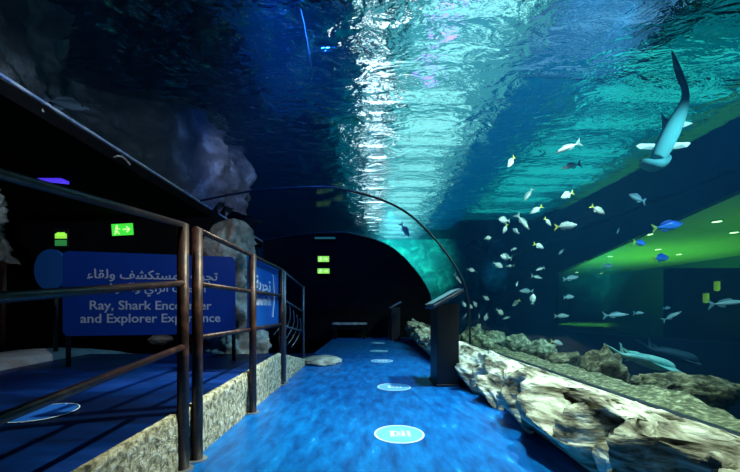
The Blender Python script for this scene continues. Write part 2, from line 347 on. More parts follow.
o = lightpanel(4.5, 8.2, 7.0, 17.0, HZ+.2, (.0, .24, .30), .6, 'wide teal light panel added above the water towards the tank wall')
crosstubes(o, 5.0, 7.6, 7.2, 16.5, 1.1, HZ-.05, (.02, .62, .56), 1.25, .22)
lightpanel(5.4, 8.0, 5.4, 6.6, HZ, (.0, .30, .36), .6, 'short teal light panel added above the swimming hammerhead')
o = lightpanel(8.2, 9.6, 5.4, 15.0, HZ, (.03, .26, .08), .7, 'green light strip added above the water beside the tank wall')
o = lightpanel(3.05, 4.9, 4.4, 6.8, HZ+.1, (.05, .22, .48), .8, 'square blue light panel added above the near water')
crosstubes(o, 3.2, 4.6, 4.6, 6.8, .8, HZ-.1, (.15, .45, .8), .9, .15)
lightpanel(-.9, -.35, 8.5, 16.0, HZ+.2, (.0, .35, .45), .35, 'dim teal light strip added just left of the white strip')
lightpanel(3.05, 4.45, 6.9, 19.0, HZ+.2, (.0, .14, .34), .85, 'dim blue light panel added between the two teal ones')
lightpanel(-2.4, -.3, 5.4, 8.3, HZ+.2, (.0, .04, .20), .5, 'dim blue light strip added above the water on the left')
lightpanel(1.2, 1.4, 5.5, 5.8, HZ-.4, (.45, .30, 1.0), 3.5, 'small violet lamp below the teal panel')
lightpanel(1.1, 1.3, 6.6, 6.9, HZ-.4, (.45, .30, 1.0), 3.0, 'second small violet lamp below the teal panel')

# ================================================================== ROCKWORK
DENTS = [ (1.5, 1.75, .10, .18), (1.05, 2.9, .10, .10), (1.25, 1.28, .16, .25), (1.04, 3.5, .12, .08), (1.6, 1.35, .12, .12), (1.0, 2.35, .07, .1)]
CAVES = [(1.97, .13, .27, .10, .42), (1.58, .13, .20, .15, .45), (2.75, .10, .16, .12, .3), (3.3, .09, .20, .10, .25), (1.22, .12, .20, .14, .4), (2.3, .07, .24, .08, .2)]
def ledge():
    bm = bmesh.new(); rows = []
    prof = [(1.16, -.02), (1.08, .05), (1.0, .12), (.975, .18), (1.0, .25), (1.04, .315), (1.10, .355), (1.18, .37), (1.28, .36), (1.40, .33), (1.52, .295), (1.64, .26), (1.76, .225), (1.86, .20), (1.945, .178)]
    pf = cr([(x, 0, z) for x, z in prof], 4)
    ys = [.45+i*.035 for i in range(int(9.3/.035))]
    for y in ys:
        row = []
        for p in pf:
            t = min(1, max(0, (1.92-p.x)/.35)); zt = min(1, p.z/.12+.15)
            n = fbm((p.x*2.2, y*1.3, p.z*2.2), 1.0, 5)*.13 + (abs(fbm((p.x*5, y*3, p.z*7), 1.3, 4))-.25)*.09 + noise.noise(Vector((y*.9, 4, 1)))*.06
            x = p.x - n*.75*t*zt - .02*math.sin(y*2.3)*t; z = p.z + n*.75*t*zt
            far = min(1, max(0, (y-7.0)/2.6)); z += far*.16*t
            for dx, dy, rr, dd in DENTS:
                g = math.exp(-(((p.x-dx)**2+(y-dy)**2)/(rr*rr))**2); z -= dd*g*t; x += dd*.55*g*t
            for cy_, ry, zc, hz, D in CAVES:
                if p.x < 1.13: x += D*math.exp(-((y-cy_)/ry)**4)*math.exp(-((p.z-zc)/hz)**4)
            row.append(bm.verts.new((max(x, 1.0 if 3.68 < y < 4.28 else .80), y, max(z, -.03))))
        rows.append(row)
    for i in range(len(ys)-1):
        for k in range(len(pf)-1): bm.faces.new((rows[i][k], rows[i+1][k], rows[i+1][k+1], rows[i][k+1]))
    return obj('rock_ledge', bm, M['rock'], smooth=True)
tag(ledge(), 'long pale sculpted rock ledge along the right side of the walkway', 'rock ledge')
def boulder(name, loc, s, seed, m, rough=.28, rot=(0, 0, 0), sub=4, fine=2.2):
    bm = bmesh.new(); bmesh.ops.create_icosphere(bm, subdivisions=sub, radius=1)
    for v in bm.verts:
        d = v.co.normalized(); n = fbm(d*1.1+Vector((seed*7.1, seed, 0)), 1, 3)*rough + (abs(fbm(d*fine+Vector((seed, 0, seed*3)), 1, 5))-.2)*rough*.8
        v.co = d*(1+n)
    bmesh.ops.scale(bm, vec=s, verts=bm.verts)
    o = obj(name, bm, m, smooth=True); o.location = loc; o.rotation_euler = rot
    return o
tag(boulder('boulder', (1.40, 1.50, .10), (.30, .36, .25), 2, M['rock'], .22, (0, R(8), R(20)), 5, 1.6), 'large rounded pale boulder at the near end of the rock ledge', 'boulder')
# left tank rocks
def leftwall():
    bm = bmesh.new(); rows = []
    for i in range(95):
        y = -1.2+i*.12; row = []
        for k in range(40):
            z = 2.95+k*.062
            base = -5.0+.75*math.exp(-((y-4.0)/1.4)**2)+1.85*math.exp(-((y-8.4)/1.7)**4)
            x = base+.5*fbm((y*.9, 0, z*.8), 1, 5)+.22*(.3-abs(fbm((y*2.4, 9, z*1.4), 1, 5)))-(.12*(z-2.95))
            row.append(bm.verts.new((max(-8.8, x), y, max(z, 3.27) if x > -3.45 else z)))
        rows.append(row)
    for i in range(94):
        for k in range(39): bm.faces.new((rows[i][k], rows[i+1][k], rows[i+1][k+1], rows[i][k+1]))
    return obj('wall_rock_left', bm, M['brown_rock'], smooth=True)
struct(leftwall(), 'dark brown rock wall inside the left part of the tank')
# rock behind the big sign
def pillar(name, x, y, z0, z1, r, seed, m, sx=1):
    bm = bmesh.new(); rows = []; nz = 70
    for i in range(nz):
        t = i/(nz-1); z = z0+(z1-z0)*t; row = []; cl = math.sqrt(max(0.0, 1-max(0, (t-.75)/.25)**2))
        for k in range(64):
            a = k*2*math.pi/64; c, s_ = math.cos(a), math.sin(a)
            n = fbm((c*.8+seed, s_*.8, z*1.5), 1, 6)*.55+(.30-abs(fbm((c*1.7, s_*1.7+seed, z*2.6), 1, 6)))*.55
            rr = r*max(.22, .95+n-.5*t+.10*math.sin(z*5+c*2+seed))*max(cl, .03)
            row.append(bm.verts.new((x+rr*c*sx-.12*math.sin(t*3), y+rr*s_, z)))
        rows.append(row)
    for i in range(nz-1):
        for k in range(64): bm.faces.new((rows[i][k], rows[i][(k+1) % 64], rows[i+1][(k+1) % 64], rows[i+1][k]))
    bm.faces.new(rows[-1])
    return obj(name, bm, m, smooth=True)
tag(pillar('rock_outcrop', -1.72, 4.35, .3, 2.02, .42, 3, M['greyrock']), 'tall pale rock outcrop standing behind the large blue sign', 'rock')
tag(pillar('rock_outcrop', -4.68, 3.95, 1.42, 2.78, .36, 8, M['greyrock']), 'dim pale hanging rock at the far left edge beside the handrail', 'rock')
tag(boulder('flat_stone', (-.78, 5.55, .03), (.30, .42, .07), 5, M['greyrock'], .15), 'flat white stone lying where the curb ends', 'stone')
tag(boulder('flat_stone', (-3.02, 4.9, .42), (.16, .14, .07), 6, M['greyrock'], .2), 'small white stone at the far end of the pale border', 'stone')
# gravel bed and reef rocks inside the tank, beside the ledge
bm = bmesh.new(); rows = []
for i in range(190):
    y = -1.0+i*.1; row = []
    for k in range(40):
        x = 2.0+k*.05; drop = max(0, (x-2.5)); z = .13+.05*fbm((x*1.6, y*1.6, 0), 1, 4)+.03*fbm((x*9, y*9, 0), 1, 3)+.10*math.exp(-((x-2.7)/.3)**2)*max(0, fbm((0, y*.9, 5), 1, 2)+.3)-drop*2.6
        row.append(bm.verts.new((x, y, z)))
    rows.append(row)
for i in range(189):
    for k in range(39): bm.faces.new((rows[i][k], rows[i+1][k], rows[i+1][k+1], rows[i][k+1]))
tag(obj('gravel_bed', bm, M['gravel'], smooth=True), 'pale mossy gravel bed just inside the right acrylic', 'gravel', kind='stuff')
REEF = [  # px, py, Y, (sx,sy,sz), label
    (603, 374, 4.0, (.20, .26, .24), 'pointed olive rock on the gravel left of the pale ray'),
    (663, 398, 3.3, (.26, .24, .11), 'low dark rock on the gravel below the pale ray'),
    (706, 408, 3.0, (.20, .22, .13), 'dark mossy rock at the right end of the gravel bed'),
    (563, 362, 4.8, (.22, .3, .14), 'low mossy rock left of the pointed olive rock'),
    (540, 349, 5.9, (.28, .3, .18), 'rounded mossy rock behind the bright yellow-tailed fish'),
    (518, 345, 6.6, (.26, .3, .24), 'mossy coral rock right of the bright coral heads'),
    (496, 341, 7.4, (.26, .3, .26), 'pale coral head on the gravel, second right of the lectern'),
    (477, 336, 8.4, (.24, .3, .30), 'pale coral head on the gravel nearest the lectern'),
]
for i, (px, py, Y, s, lb) in enumerate(REEF):
    p = P(px, py, Y); p.z = max(p.z, .12)
    if i > 3: s = tuple(v*.82 for v in s)
    o = boulder('reef_rock', p, s, 11+i*1.7, M['coral' if i > 3 else 'reef'], .42, (0, 0, i*.8), 4, 2.8); tag(o, lb, 'rock', 'rocks on the gravel inside the tank')
for i, (Y, lb) in enumerate(((6.2, 'small pale coral lump on the gravel, nearest the camera of the three'), (7.0, 'middle one of three small pale coral lumps on the gravel'), (8.0, 'small pale coral lump closest behind the lectern post'))):
    tag(boulder('coral_lump', (2.14+.08*i, Y, .20), (.12, .14, .13+.02*i), 60+i*2.3, M['coral'], .5, (0, 0, i), 3, 3), lb, 'coral', 'small coral lumps on the gravel')
tag(boulder('reef_rock', P(428, 336, 9.4), (.32, .3, .28), 40, M['reef'], .4), 'dim mossy rock behind the lectern, left of its post', 'rock', 'rocks on the gravel inside the tank')

# ================================================================== RAILINGS
def rail_post(x, y, z0, z1, name='post', r=.029, parent=None, m=None):
    o = obj(name, tubeo([(x, y, z0), (x, y, z1)], r, 14), m or M['rail'], parent, True)
    bm = bmesh.new(); disc(bm, .052, 0, .012, 24); f = obj('flange', bm, M['flange'], o); f.location = (x, y, z0)
    return o
def bar(name, a, b, r, parent, m=None):
    return obj(name, tubeo([a, b], r, 12), m or M['rail'], parent, True)
t = empty('handrail', (-.98, 1.2, 0)); tag(t, 'near sloping pipe handrail with three rusty rails', 'handrail', 'pipe handrails along the curb')
def rel(t, p): return Vector(p)-t.location
def sect(t, posts, rails, r=.02, pr=.029, m=None, base=0):
    for (x, y, z1) in posts:
        o = rail_post(*(rel(t, (x, y, base)).x, rel(t, (x, y, base)).y), base, z1, 'post', pr, t, m)
    for a, b in rails: bar('rail', rel(t, a), rel(t, b), r, t, m)
def rz(y, y0, z0, sl): return z0+(y-y0)*sl
sect(t, [(-.99, 1.80, 1.305), (-.95, .25, 1.14)],
     [((-.93, .1, rz(.1, .86, 1.200, .107)), (-.985, 1.80, 1.300)), ((-.93, .1, rz(.1, .86, .880, .118)), (-.985, 1.80, .992)), ((-.93, .1, rz(.1, .86, .567, .095)), (-.985, 1.80, .657))], .016)
t = empty('handrail', (-.98, 2.8, 0)); tag(t, 'middle pipe handrail carrying the small blue chevron sign', 'handrail', 'pipe handrails along the curb')
sect(t, [(-.975, 1.92, 1.31), (-.965, 2.80, 1.31), (-1.0, 3.85, 1.31)],
     [((-.975, 1.9, 1.305), (-1.0, 3.85, 1.305)), ((-.975, 1.9, .997), (-1.0, 3.85, 1.01)), ((-.975, 1.9, .692), (-1.0, 3.85, .688))], .016)
t = empty('handrail', (-1.0, 4.6, 0)); tag(t, 'far thin grey handrail with curved bars at the curb end', 'handrail', 'pipe handrails along the curb')
sect(t, [(-1.0, 3.97, 1.30), (-1.03, 5.25, 1.22)],
     [((-1.0, 3.97, 1.295), (-1.03, 5.25, 1.20)), ((-1.0, 3.97, .966), (-1.03, 5.25, .82)), ((-1.0, 3.97, .66), (-1.03, 5.25, .525))], .012, .02, M['rail_grey'])
for i in range(5):
    pts = []
    for k in range(9):
        a = k/8; y = 4.05+i*.22+.18*math.sin(a*math.pi*.75); z = .96-.10*i*.6-a*.40
        pts.append(rel(t, (-1.015-.10*a*a, y-.25*a*a, z)))
    obj('curved_bar', tubeo(pts, .009, 8), M['rail_grey'], t, True)
t = empty('handrail', (-4.0, 4.0, .3)); tag(t, 'thin dark post at the left edge beyond the pale border', 'post')
obj('post', tubeo([(-.0, 0, .0), (-.0, 0, 1.05)], .028, 12), M['rail'], t, True); t.location = P(3, 357, 3.75)
obj('flange', boxo((0, 0, .01), (.1, .1, .02)), M['casing'], t)

# ================================================================== SIGNS
AR = {'ا': 'FE8D FE8E', 'أ': 'FE83 FE84', 'ب': 'FE8F FE90 FE91 FE92', 'ة': 'FE93 FE94', 'ت': 'FE95 FE96 FE97 FE98', 'ج': 'FE9D FE9E FE9F FEA0',
      'ر': 'FEAD FEAE', 'س': 'FEB1 FEB2 FEB3 FEB4', 'ش': 'FEB5 FEB6 FEB7 FEB8', 'ف': 'FED1 FED2 FED3 FED4', 'ق': 'FED5 FED6 FED7 FED8',
      'ك': 'FED9 FEDA FEDB FEDC', 'ل': 'FEDD FEDE FEDF FEE0', 'م': 'FEE1 FEE2 FEE3 FEE4', 'و': 'FEED FEEE', 'ي': 'FEF1 FEF2 FEF3 FEF4', 'ء': 'FE80', 'ص': 'FEB9 FEBA FEBB FEBC'}
def arabic(s):
    out = []
    for i, c in enumerate(s):
        if c not in AR: out.append(c); continue
        f = AR[c].split(); pj = i > 0 and s[i-1] in AR and len(AR[s[i-1]].split()) == 4 and c != 'ء'
        nj = i+1 < len(s) and s[i+1] in AR and len(f) == 4 and s[i+1] != 'ء'
        k = (3 if nj else 1) if pj else (2 if nj else 0)
        out.append(chr(int(f[min(k, len(f)-1)], 16)))
    return ''.join(reversed(out))
def text(body, name, width, m, parent, loc, rot=(R(90), 0, 0), height=None, bold=.012, ext=.0015, xs=None):
    c = bpy.data.curves.new('t', 'FONT'); c.body = body; c.size = 1; c.offset = bold; c.extrude = .01; c.resolution_u = 3
    o = bpy.data.objects.new('t', c); C.objects.link(o)
    dg = bpy.context.evaluated_depsgraph_get(); me = bpy.data.meshes.new_from_object(o.evaluated_get(dg)); bpy.data.objects.remove(o)
    X = [v.co.x for v in me.vertices]; x0, x1 = min(X), max(X); k = width/(x1-x0)
    kz = k if height is None else height
    for v in me.vertices: v.co = Vector(((v.co.x-(x0+x1)/2)*k, v.co.y*kz, v.co.z*ext*100))
    t = link(name, me, m, parent); t.location = loc; t.rotation_euler = rot; return t
def roundrect(wd, ht, r, th, corners=(1, 1, 1, 1)):
    bm = bmesh.new(); pts = []
    for (cx, cz, a0, on) in ((wd/2, ht/2, 0, corners[0]), (-wd/2, ht/2, 90, corners[1]), (-wd/2, -ht/2, 180, corners[2]), (wd/2, -ht/2, 270, corners[3])):
        q = r if on else .004; ox = cx-math.copysign(q, cx); oz = cz-math.copysign(q, cz)
        for k in range(7): a = R(a0+k*15); pts.append((ox+q*math.cos(a), oz+q*math.sin(a)))
    a = [bm.verts.new((x, -th/2, z)) for x, z in pts]; b = [bm.verts.new((x, th/2, z)) for x, z in pts]
    bm.faces.new(a); bm.faces.new(b)
    for k in range(len(pts)): bm.faces.new((a[k], a[(k+1) % len(pts)], b[(k+1) % len(pts)], b[k]))
    return bm
# large sign
ang = math.atan2(.34, 1.354); px_m = 1.40/169
t = empty('exhibit_sign', (-2.012, 3.17, .33), ang); tag(t, 'wide blue sign with white Arabic and English lettering on two posts', 'sign')
b = obj('sign_board', roundrect(1.42, .75, .05, .03), M['sign'], t); b.location = (0, 0, .665)
for sx in (-.69, .69):
    l = obj('leg', tubeo([(sx, .03, .01), (sx, .03, 1.0)], .018, 12), M['casing'], t, True)
    q = bmesh.new(); disc(q, .045, 0, .012, 20); f = obj('flange', q, M['flange'], l); f.location = (sx, .03, .0)
def bl(px, py): return ((px-149.5)*px_m, -.0175, (295-py)*px_m*1.06+.665)
text(arabic('تجربة المستكشف ولقاء'), 'lettering', 130*px_m, M['white'], t, bl(151, 279))
text(arabic('أسماك الراي والقرش'), 'lettering', 106*px_m, M['white'], t, bl(151, 292))
text('Ray, Shark Encounter', 'lettering', 121*px_m, M['white'], t, bl(149, 311))
text('and Explorer Experience', 'lettering', 139*px_m, M['white'], t, bl(149.5, 324.5))
# blue disc sign behind it
t = empty('round_sign', P(53, 270, 3.5)); tag(t, 'plain bright blue round sign behind the left end of the wide sign', 'sign')
q = bmesh.new(); disc(q, .21, 0, .03, 56); d = obj('disc', q, M['sign3'], t, False); d.rotation_euler = (R(90), 0, R(-12))
zb = P(53, 270, 3.5).z-.36
obj('post', tubeo([(0, .03, -.15), (0, .03, -zb)], .02, 12), M['casing'], t, True)
# small chevron sign on the rail
t = empty('direction_sign', (-1.0, 3.34, .995), R(90)+math.atan2(.02, 1)); tag(t, 'small blue sign with white lettering and chevron on the middle handrail', 'sign')
b = obj('sign_board', roundrect(.98, .66, .03, .02), M['sign2'], t)
t.location.x = -1.03
text(arabic('تجربة'), 'lettering', .50, M['white'], t, (-.10, -.012, .04), height=.17)
text('Submarine Do', 'lettering', .54, M['white'], t, (-.10, -.012, -.10), height=.13)
q = bmesh.new(); tube(q, [(.22, -.012, .22), (.30, -.012, 0), (.22, -.012, -.22)], .010, 6); obj('chevron', q, M['white'], t)

# exit signs
def glyph_boxes(name, rects, m, parent, y):
    bm = bmesh.new()
    for (x, z, sx, sz, r) in rects: box(bm, (x, y, z), (sx, .006, sz), Euler((0, R(r), 0)))
    return obj(name, bm, m, parent)
def exit_sign(loc, wd, ht, rot, label, m, arrow=True):
    t = empty('exit_sign', loc); tag(t, label, 'exit sign', 'lit exit signs'); t.rotation_euler = rot
    obj('casing', boxo((0, .03, 0), (wd+.02, .05, ht+.02), bev=.006), M['casing'], t)
    obj('lit_panel', boxo((0, .0, 0), (wd, .012, ht), bev=.004), m, t)
    s = ht
    glyph_boxes('running_figure', [(-.28*wd, .0, .16*s, .5*s, 15), (-.24*wd, .32*s, .14*s, .14*s, 0), (-.31*wd, -.27*s, .09*s, .35*s, 40), (-.2*wd, -.25*s, .09*s, .32*s, -35), (-.2*wd, .08*s, .35*s, .08*s, 20)], M['exitw'], t, -.008)
    if arrow: glyph_boxes('arrow', [(.18*wd, 0, .55*s, .10*s, 0), (.27*wd, .12*s, .36*s, .10*s, 45), (.27*wd, -.12*s, .36*s, .10*s, -45)], M['exitw'], t, -.008)
    return t
exit_sign(P(122.5, 229.5, 7.0), .42, .24, (0, R(-4), R(4)), 'green exit sign with white running figure and arrow on dark wall', M['exit'])
exit_sign(P(323.5, 259, 10.3), .34, .17, (0, 0, 0), 'upper of two small green exit signs at the tunnel end', M['exitlime'])
exit_sign(P(323.5, 271, 10.3), .36, .15, (0, 0, 0), 'lower of two small green exit signs at the tunnel end', M['exitlime'])
t = empty('emergency_call_box', P(61, 238, 7.0)); tag(t, 'green lit call box on the dark wall above the round blue sign', 'call box')
obj('casing', boxo((0, .03, 0), (.29, .06, .40), bev=.01), M['casing'], t)
glyph_boxes('lit_panel', [(0, .04, .24, .10, 0), (0, .09, .16, .05, 0)], M['exitlime'], t, -.004)
glyph_boxes('lower_panel', [(0, -.10, .24, .12, 0)], mat('dim_green', (.02, .2, .05), .5, emit=(.03, .25, .06), es=.7), t, -.004)
# violet wedge with its own glow
bm = bmesh.new(); q = [P(25, 166, 5.0), P(29, 165, 5.0), P(45, 174, 5.0), P(62, 178.5, 5.0), P(62, 181.5, 5.0), P(40, 179, 5.0), P(26, 175, 5.0)]
a = [bm.verts.new(v) for v in q]; b2 = [bm.verts.new(v+Vector((0, .12, 0))) for v in q]; bm.faces.new(a); bm.faces.new(b2)
for k in range(7): bm.faces.new((a[k], a[(k+1) % 7], b2[(k+1) % 7], b2[k]))
tag(obj('violet_wedge', bm, M['violet']), 'glowing violet wedge shape in the dark above the handrail', 'lamp')
for (px, py, l, rr, lb) in ((38, 108, 14, -35, 'curved pale tube standing for a glint under the blue frame line, farthest left'), (96, 151, 12, -22, 'short pale tube standing for a glint under the blue frame line, middle one'), (122, 161, 18, -24, 'pale tube standing for a glint under the blue frame line, lowest')):  # pale tubes put in for tiny glints under the left tank
    p = P(px, py, 3.45 if px < 60 else 4.3); k = l/340*p.y
    pts = [p+Vector((math.cos(R(rr))*k*(s-.5), 0, math.sin(R(rr))*k*(s-.5)+k*.25*math.sin(s*math.pi))) for s in (0, .25, .5, .75, 1)]
    tag(obj('glint_tube', tubeo(pts, .012, 8), M['greyrock'], None, True), lb, 'glint tube', 'glint tubes under the left tank')
# green beam and bench at the far end
tag(obj('strip_lamp', boxo(P(325, 238, 10.3), (.62, .05, .05)), mat('green_strip', (.02, .08, .07), .5, emit=(.01, .06, .05), es=1)), 'dim green strip lamp above the two small exit signs', 'lamp')
t = empty('bench', (P(350, 293, 10.0).x, 10.0, 0)); tag(t, 'dim grey bench standing against the wall at the tunnel end', 'bench')
zz = P(350, 293, 10.0).z
obj('seat', boxo((0, 0, .45), (1.0, .35, .06), bev=.01), M['greyrock'], t)
for sx in (-.42, .42): obj('leg', boxo((sx, 0, .21), (.06, .3, .42)), M['dark'], t)

# ================================================================== LECTERNS
def lectern(x, y, label, sc_=1):
    t = empty('lectern', (x, y, 0)); tag(t, label, 'lectern', 'lecterns beside the rock ledge')
    obj('post', boxo((0, 0, .47), (.245, .42, .90), bev=.008), M['lectern'], t)
    obj('base_plate', boxo((0, 0, .012), (.27, .46, .024), bev=.004), M['lectern'], t)
    q = Euler((0, R(-29), 0))
    h = obj('sloped_top', boxo((-.01, 0, .975), (.40, .50, .035), q, bev=.008), M['lectern_top'], t)
    obj('steel_edge', boxo((-.01, -.258, .988), (.36, .014, .016), q, bev=.003), M['steel'], h)
    obj('graphic_panel', boxo((-.024, 0, 1.004), (.36, .46, .006), q), M['steel'], h)
    return t
lectern(.865, 3.98, 'dark lectern with sloped steel-edged top standing on the blue walkway')
lectern(.72, 9.7, 'small distant lectern near the end of the walkway')

# ================================================================== FLOOR DECALS
def decal(x, y, z, r, label, tilt=0, dark=False):
    t = empty('floor_decal', (x, y, z)); t.rotation_euler = (tilt, 0, 0); tag(t, label, 'floor decal', 'round floor decals')
    q = bmesh.new(); disc(q, r*.94, .0, .0015); obj('disc', q, M['decal_shaded' if dark else 'decal'], t)
    q = bmesh.new(); ring(q, r*(.96 if dark else .92), r, .0, .002); obj('border', q, M['decal_w'], t)
    bm = bmesh.new(); s = r
    for (bx, by, sx, sy) in ((-.28, 0, .16, .62), (-.08, .22, .22, .14), (-.08, -.22, .22, .14), (-.02, 0, .14, .5), (.16, .24, .14, .14), (.16, -.08, .14, .42), (.38, 0, .12, .62)):
        box(bm, (bx*s, by*s, .0022), (sx*s, sy*s, .001))
    if not dark: obj('symbol', bm, M['decal_w'], t)
    return t
decal(.200, 2.33, .001, .172, 'light blue round floor decal nearest the camera with a white symbol')
decal(.265, 3.75, .001, .185, 'light blue round floor decal level with the lectern')
decal(.200, 5.67, .001, .185, 'third round floor decal, just past the lectern')
decal(.187, 7.05, .001, .185, 'fourth round floor decal, faint and distant')
decal(.210, 8.76, .001, .185, 'farthest round floor decal, barely visible')
decal(-1.72, 1.78, pathz(1.78)+.006, .155, 'large dim blue ring decal on the raised left path', dark=True, tilt=math.atan(.03))

# ================================================================== GALLERY LIGHTS
GL = [(713, 200, 'highest right downlight of the green gallery ceiling'), (717, 221, 'large downlight below the highest one on the green ceiling'), (734, 232, 'downlight at the right picture edge of the green ceiling'),
      (649, 234, 'downlight at the ceiling edge between two blue fish'), (658, 249, 'downlight just above the lowest blue fish'), (679, 254, 'small downlight right of the lowest blue fish'),
      (610, 256, 'downlight on the green ceiling left of the blue fish'), (577, 272, 'farthest left downlight of the green ceiling'), (601, 273, 'downlight near the far corner of the green ceiling')]
for px, py, lb in GL:
    Y = 3.0*340/(310-py); x = (px-370)/340*Y
    if x < 8.35: k = 8.35/x; x *= k; Y *= k
    t = empty('downlight', (x, Y, 3.85)); tag(t, lb, 'ceiling light', 'downlights in the gallery ceiling')
    q = bmesh.new(); ring(q, .13, .17, -.03, 0, 24); obj('bezel', q, M['flange'], t)
    q = bmesh.new(); disc(q, .13, -.02, -.005, 24); obj('diffuser', q, M['downlight'], t)
for px, py, lb in ((706, 298, 'lower yellow lantern in the dark right end of the gallery'), (717, 286, 'upper yellow lantern in the dark right end of the gallery')):
    p = P(px, py, 11.5); t = empty('lantern', p); tag(t, lb, 'lantern', 'yellow lanterns')
    obj('shade', boxo((0, 0, 0), (.14, .14, .34), bev=.05), M['lantern'], t); obj('cap', boxo((0, 0, .18), (.2, .2, .05)), M['casing'], t)
tag(obj('dark_partition', boxo((13.2, 11.9, .65), (5.6, .3, 3.3)), M['dark']), 'dark partition behind the yellow lanterns in the gallery', 'partition')

# ================================================================== FISH
def loft(bm, spine, wid, hei, n=14):
    """spine points in the x-z plane or 3-D; elliptical rings; wid along local side, hei along local up"""
    rings = []; spine = [Vector(p) for p in spine]
    for i, p in enumerate(spine):
        t = (spine[min(i+1, len(spine)-1)]-spine[max(i-1, 0)]).normalized(); s = Vector((0, 1, 0)); u = t.cross(s).normalized()*-1
        rings.append([bm.verts.new(p+s*wid[i]*math.cos(k*2*math.pi/n)+u*hei[i]*math.sin(k*2*math.pi/n)) for k in range(n)])
    for i in range(len(rings)-1):
        for k in range(n): bm.faces.new((rings[i][k], rings[i][(k+1) % n], rings[i+1][(k+1) % n], rings[i+1][k]))
    bm.faces.new(rings[0]); bm.faces.new(rings[-1])
def fin(pts, th=.006):
    """a thin tapered fin: outline in x-z, thickness in y"""
    bm = bmesh.new(); c = Vector((sum(p[0] for p in pts)/len(pts), 0, sum(p[1] for p in pts)/len(pts)))
    rim = [bm.verts.new((x, 0, z)) for x, z in pts]
    a = bm.verts.new(c+Vector((0, th, 0))); b = bm.verts.new(c-Vector((0, th, 0)))
    for k in range(len(pts)):
        j = (k+1) % len(pts); bm.faces.new((rim[k], rim[j], a)); bm.faces.new((rim[j], rim[k], b))
    return bm
def make_fish(name, deep, body_m, fin_m, tail_m):
    """unit length 1, head at +x"""
    t = empty(name, (0, 0, -50)); n = 13; xs = [.5-.86*i/(n-1) for i in range(n)]
    prof = [.02, .32, .62, .84, .96, 1.0, .97, .88, .74, .56, .38, .24, .17]
    bm = bmesh.new(); loft(bm, [(x, 0, 0) for x in xs], [max(.008, deep*.42*q) for q in prof], [max(.008, deep*q) for q in prof]); obj('body', bm, body_m, t, True)
    d = deep
    obj('tail_fin', fin([(-.34, .035), (-.42, .09), (-.55, .20), (-.50, .06), (-.46, 0), (-.50, -.06), (-.55, -.20), (-.42, -.09), (-.34, -.035)], .01), tail_m, t)
    obj('dorsal_fin', fin([(.20, d*.86), (.10, d+.07), (-.05, d*.95+.06), (-.20, d*.66+.05), (-.28, d*.42), (0, d*.85)], .008), fin_m, t)
    obj('anal_fin', fin([(.0, -d*.9), (-.08, -d*.88-.07), (-.22, -d*.5-.06), (-.28, -d*.38), (-.1, -d*.8)], .008), fin_m, t)
    f = obj('pectoral_fin', fin([(.20, -.02), (.12, -.01), (.04, -.10), (.12, -.09)], .006), fin_m, t); f.location = (0, -deep*.42, 0); f.rotation_euler = (R(20), 0, 0)
    for s in (-1, 1):
        bm = bmesh.new(); bmesh.ops.create_uvsphere(bm, u_segments=8, v_segments=6, radius=.022); e = obj('eye', bm, M['eye'], t, True); e.location = (.38, s*deep*.27, deep*.2)
    return t
def copy_tree(o, parent=None):
    c = o.copy(); C.objects.link(c); c.parent = parent
    for ch in [x for x in bpy.data.objects if x.parent == o]: copy_tree(ch, c)
    return c
PROTO = {'Y': lambda: make_fish('yellowtail_fish', .17, M['silver'], M['silver'], M['yellow']),
         'R': lambda: make_fish('silver_fish', .24, M['silver'], M['slatefin'], M['slatefin']),
         'S': lambda: make_fish('slender_fish', .085, M['silver'], M['slatefin'], M['slatefin']),
         'D': lambda: make_fish('slate_fish', .14, M['slate'], M['slatefin'], M['slatefin']),
         'B': lambda: make_fish('blue_fish', .17, M['bluefish'], M['bluefin'], M['yellow'])}
GRP = {'Y': 'silver fish with yellow tails', 'R': 'small round silver fish', 'S': 'slender silver fish', 'D': 'dim slate fish', 'B': 'blue fish before the green ceiling'}
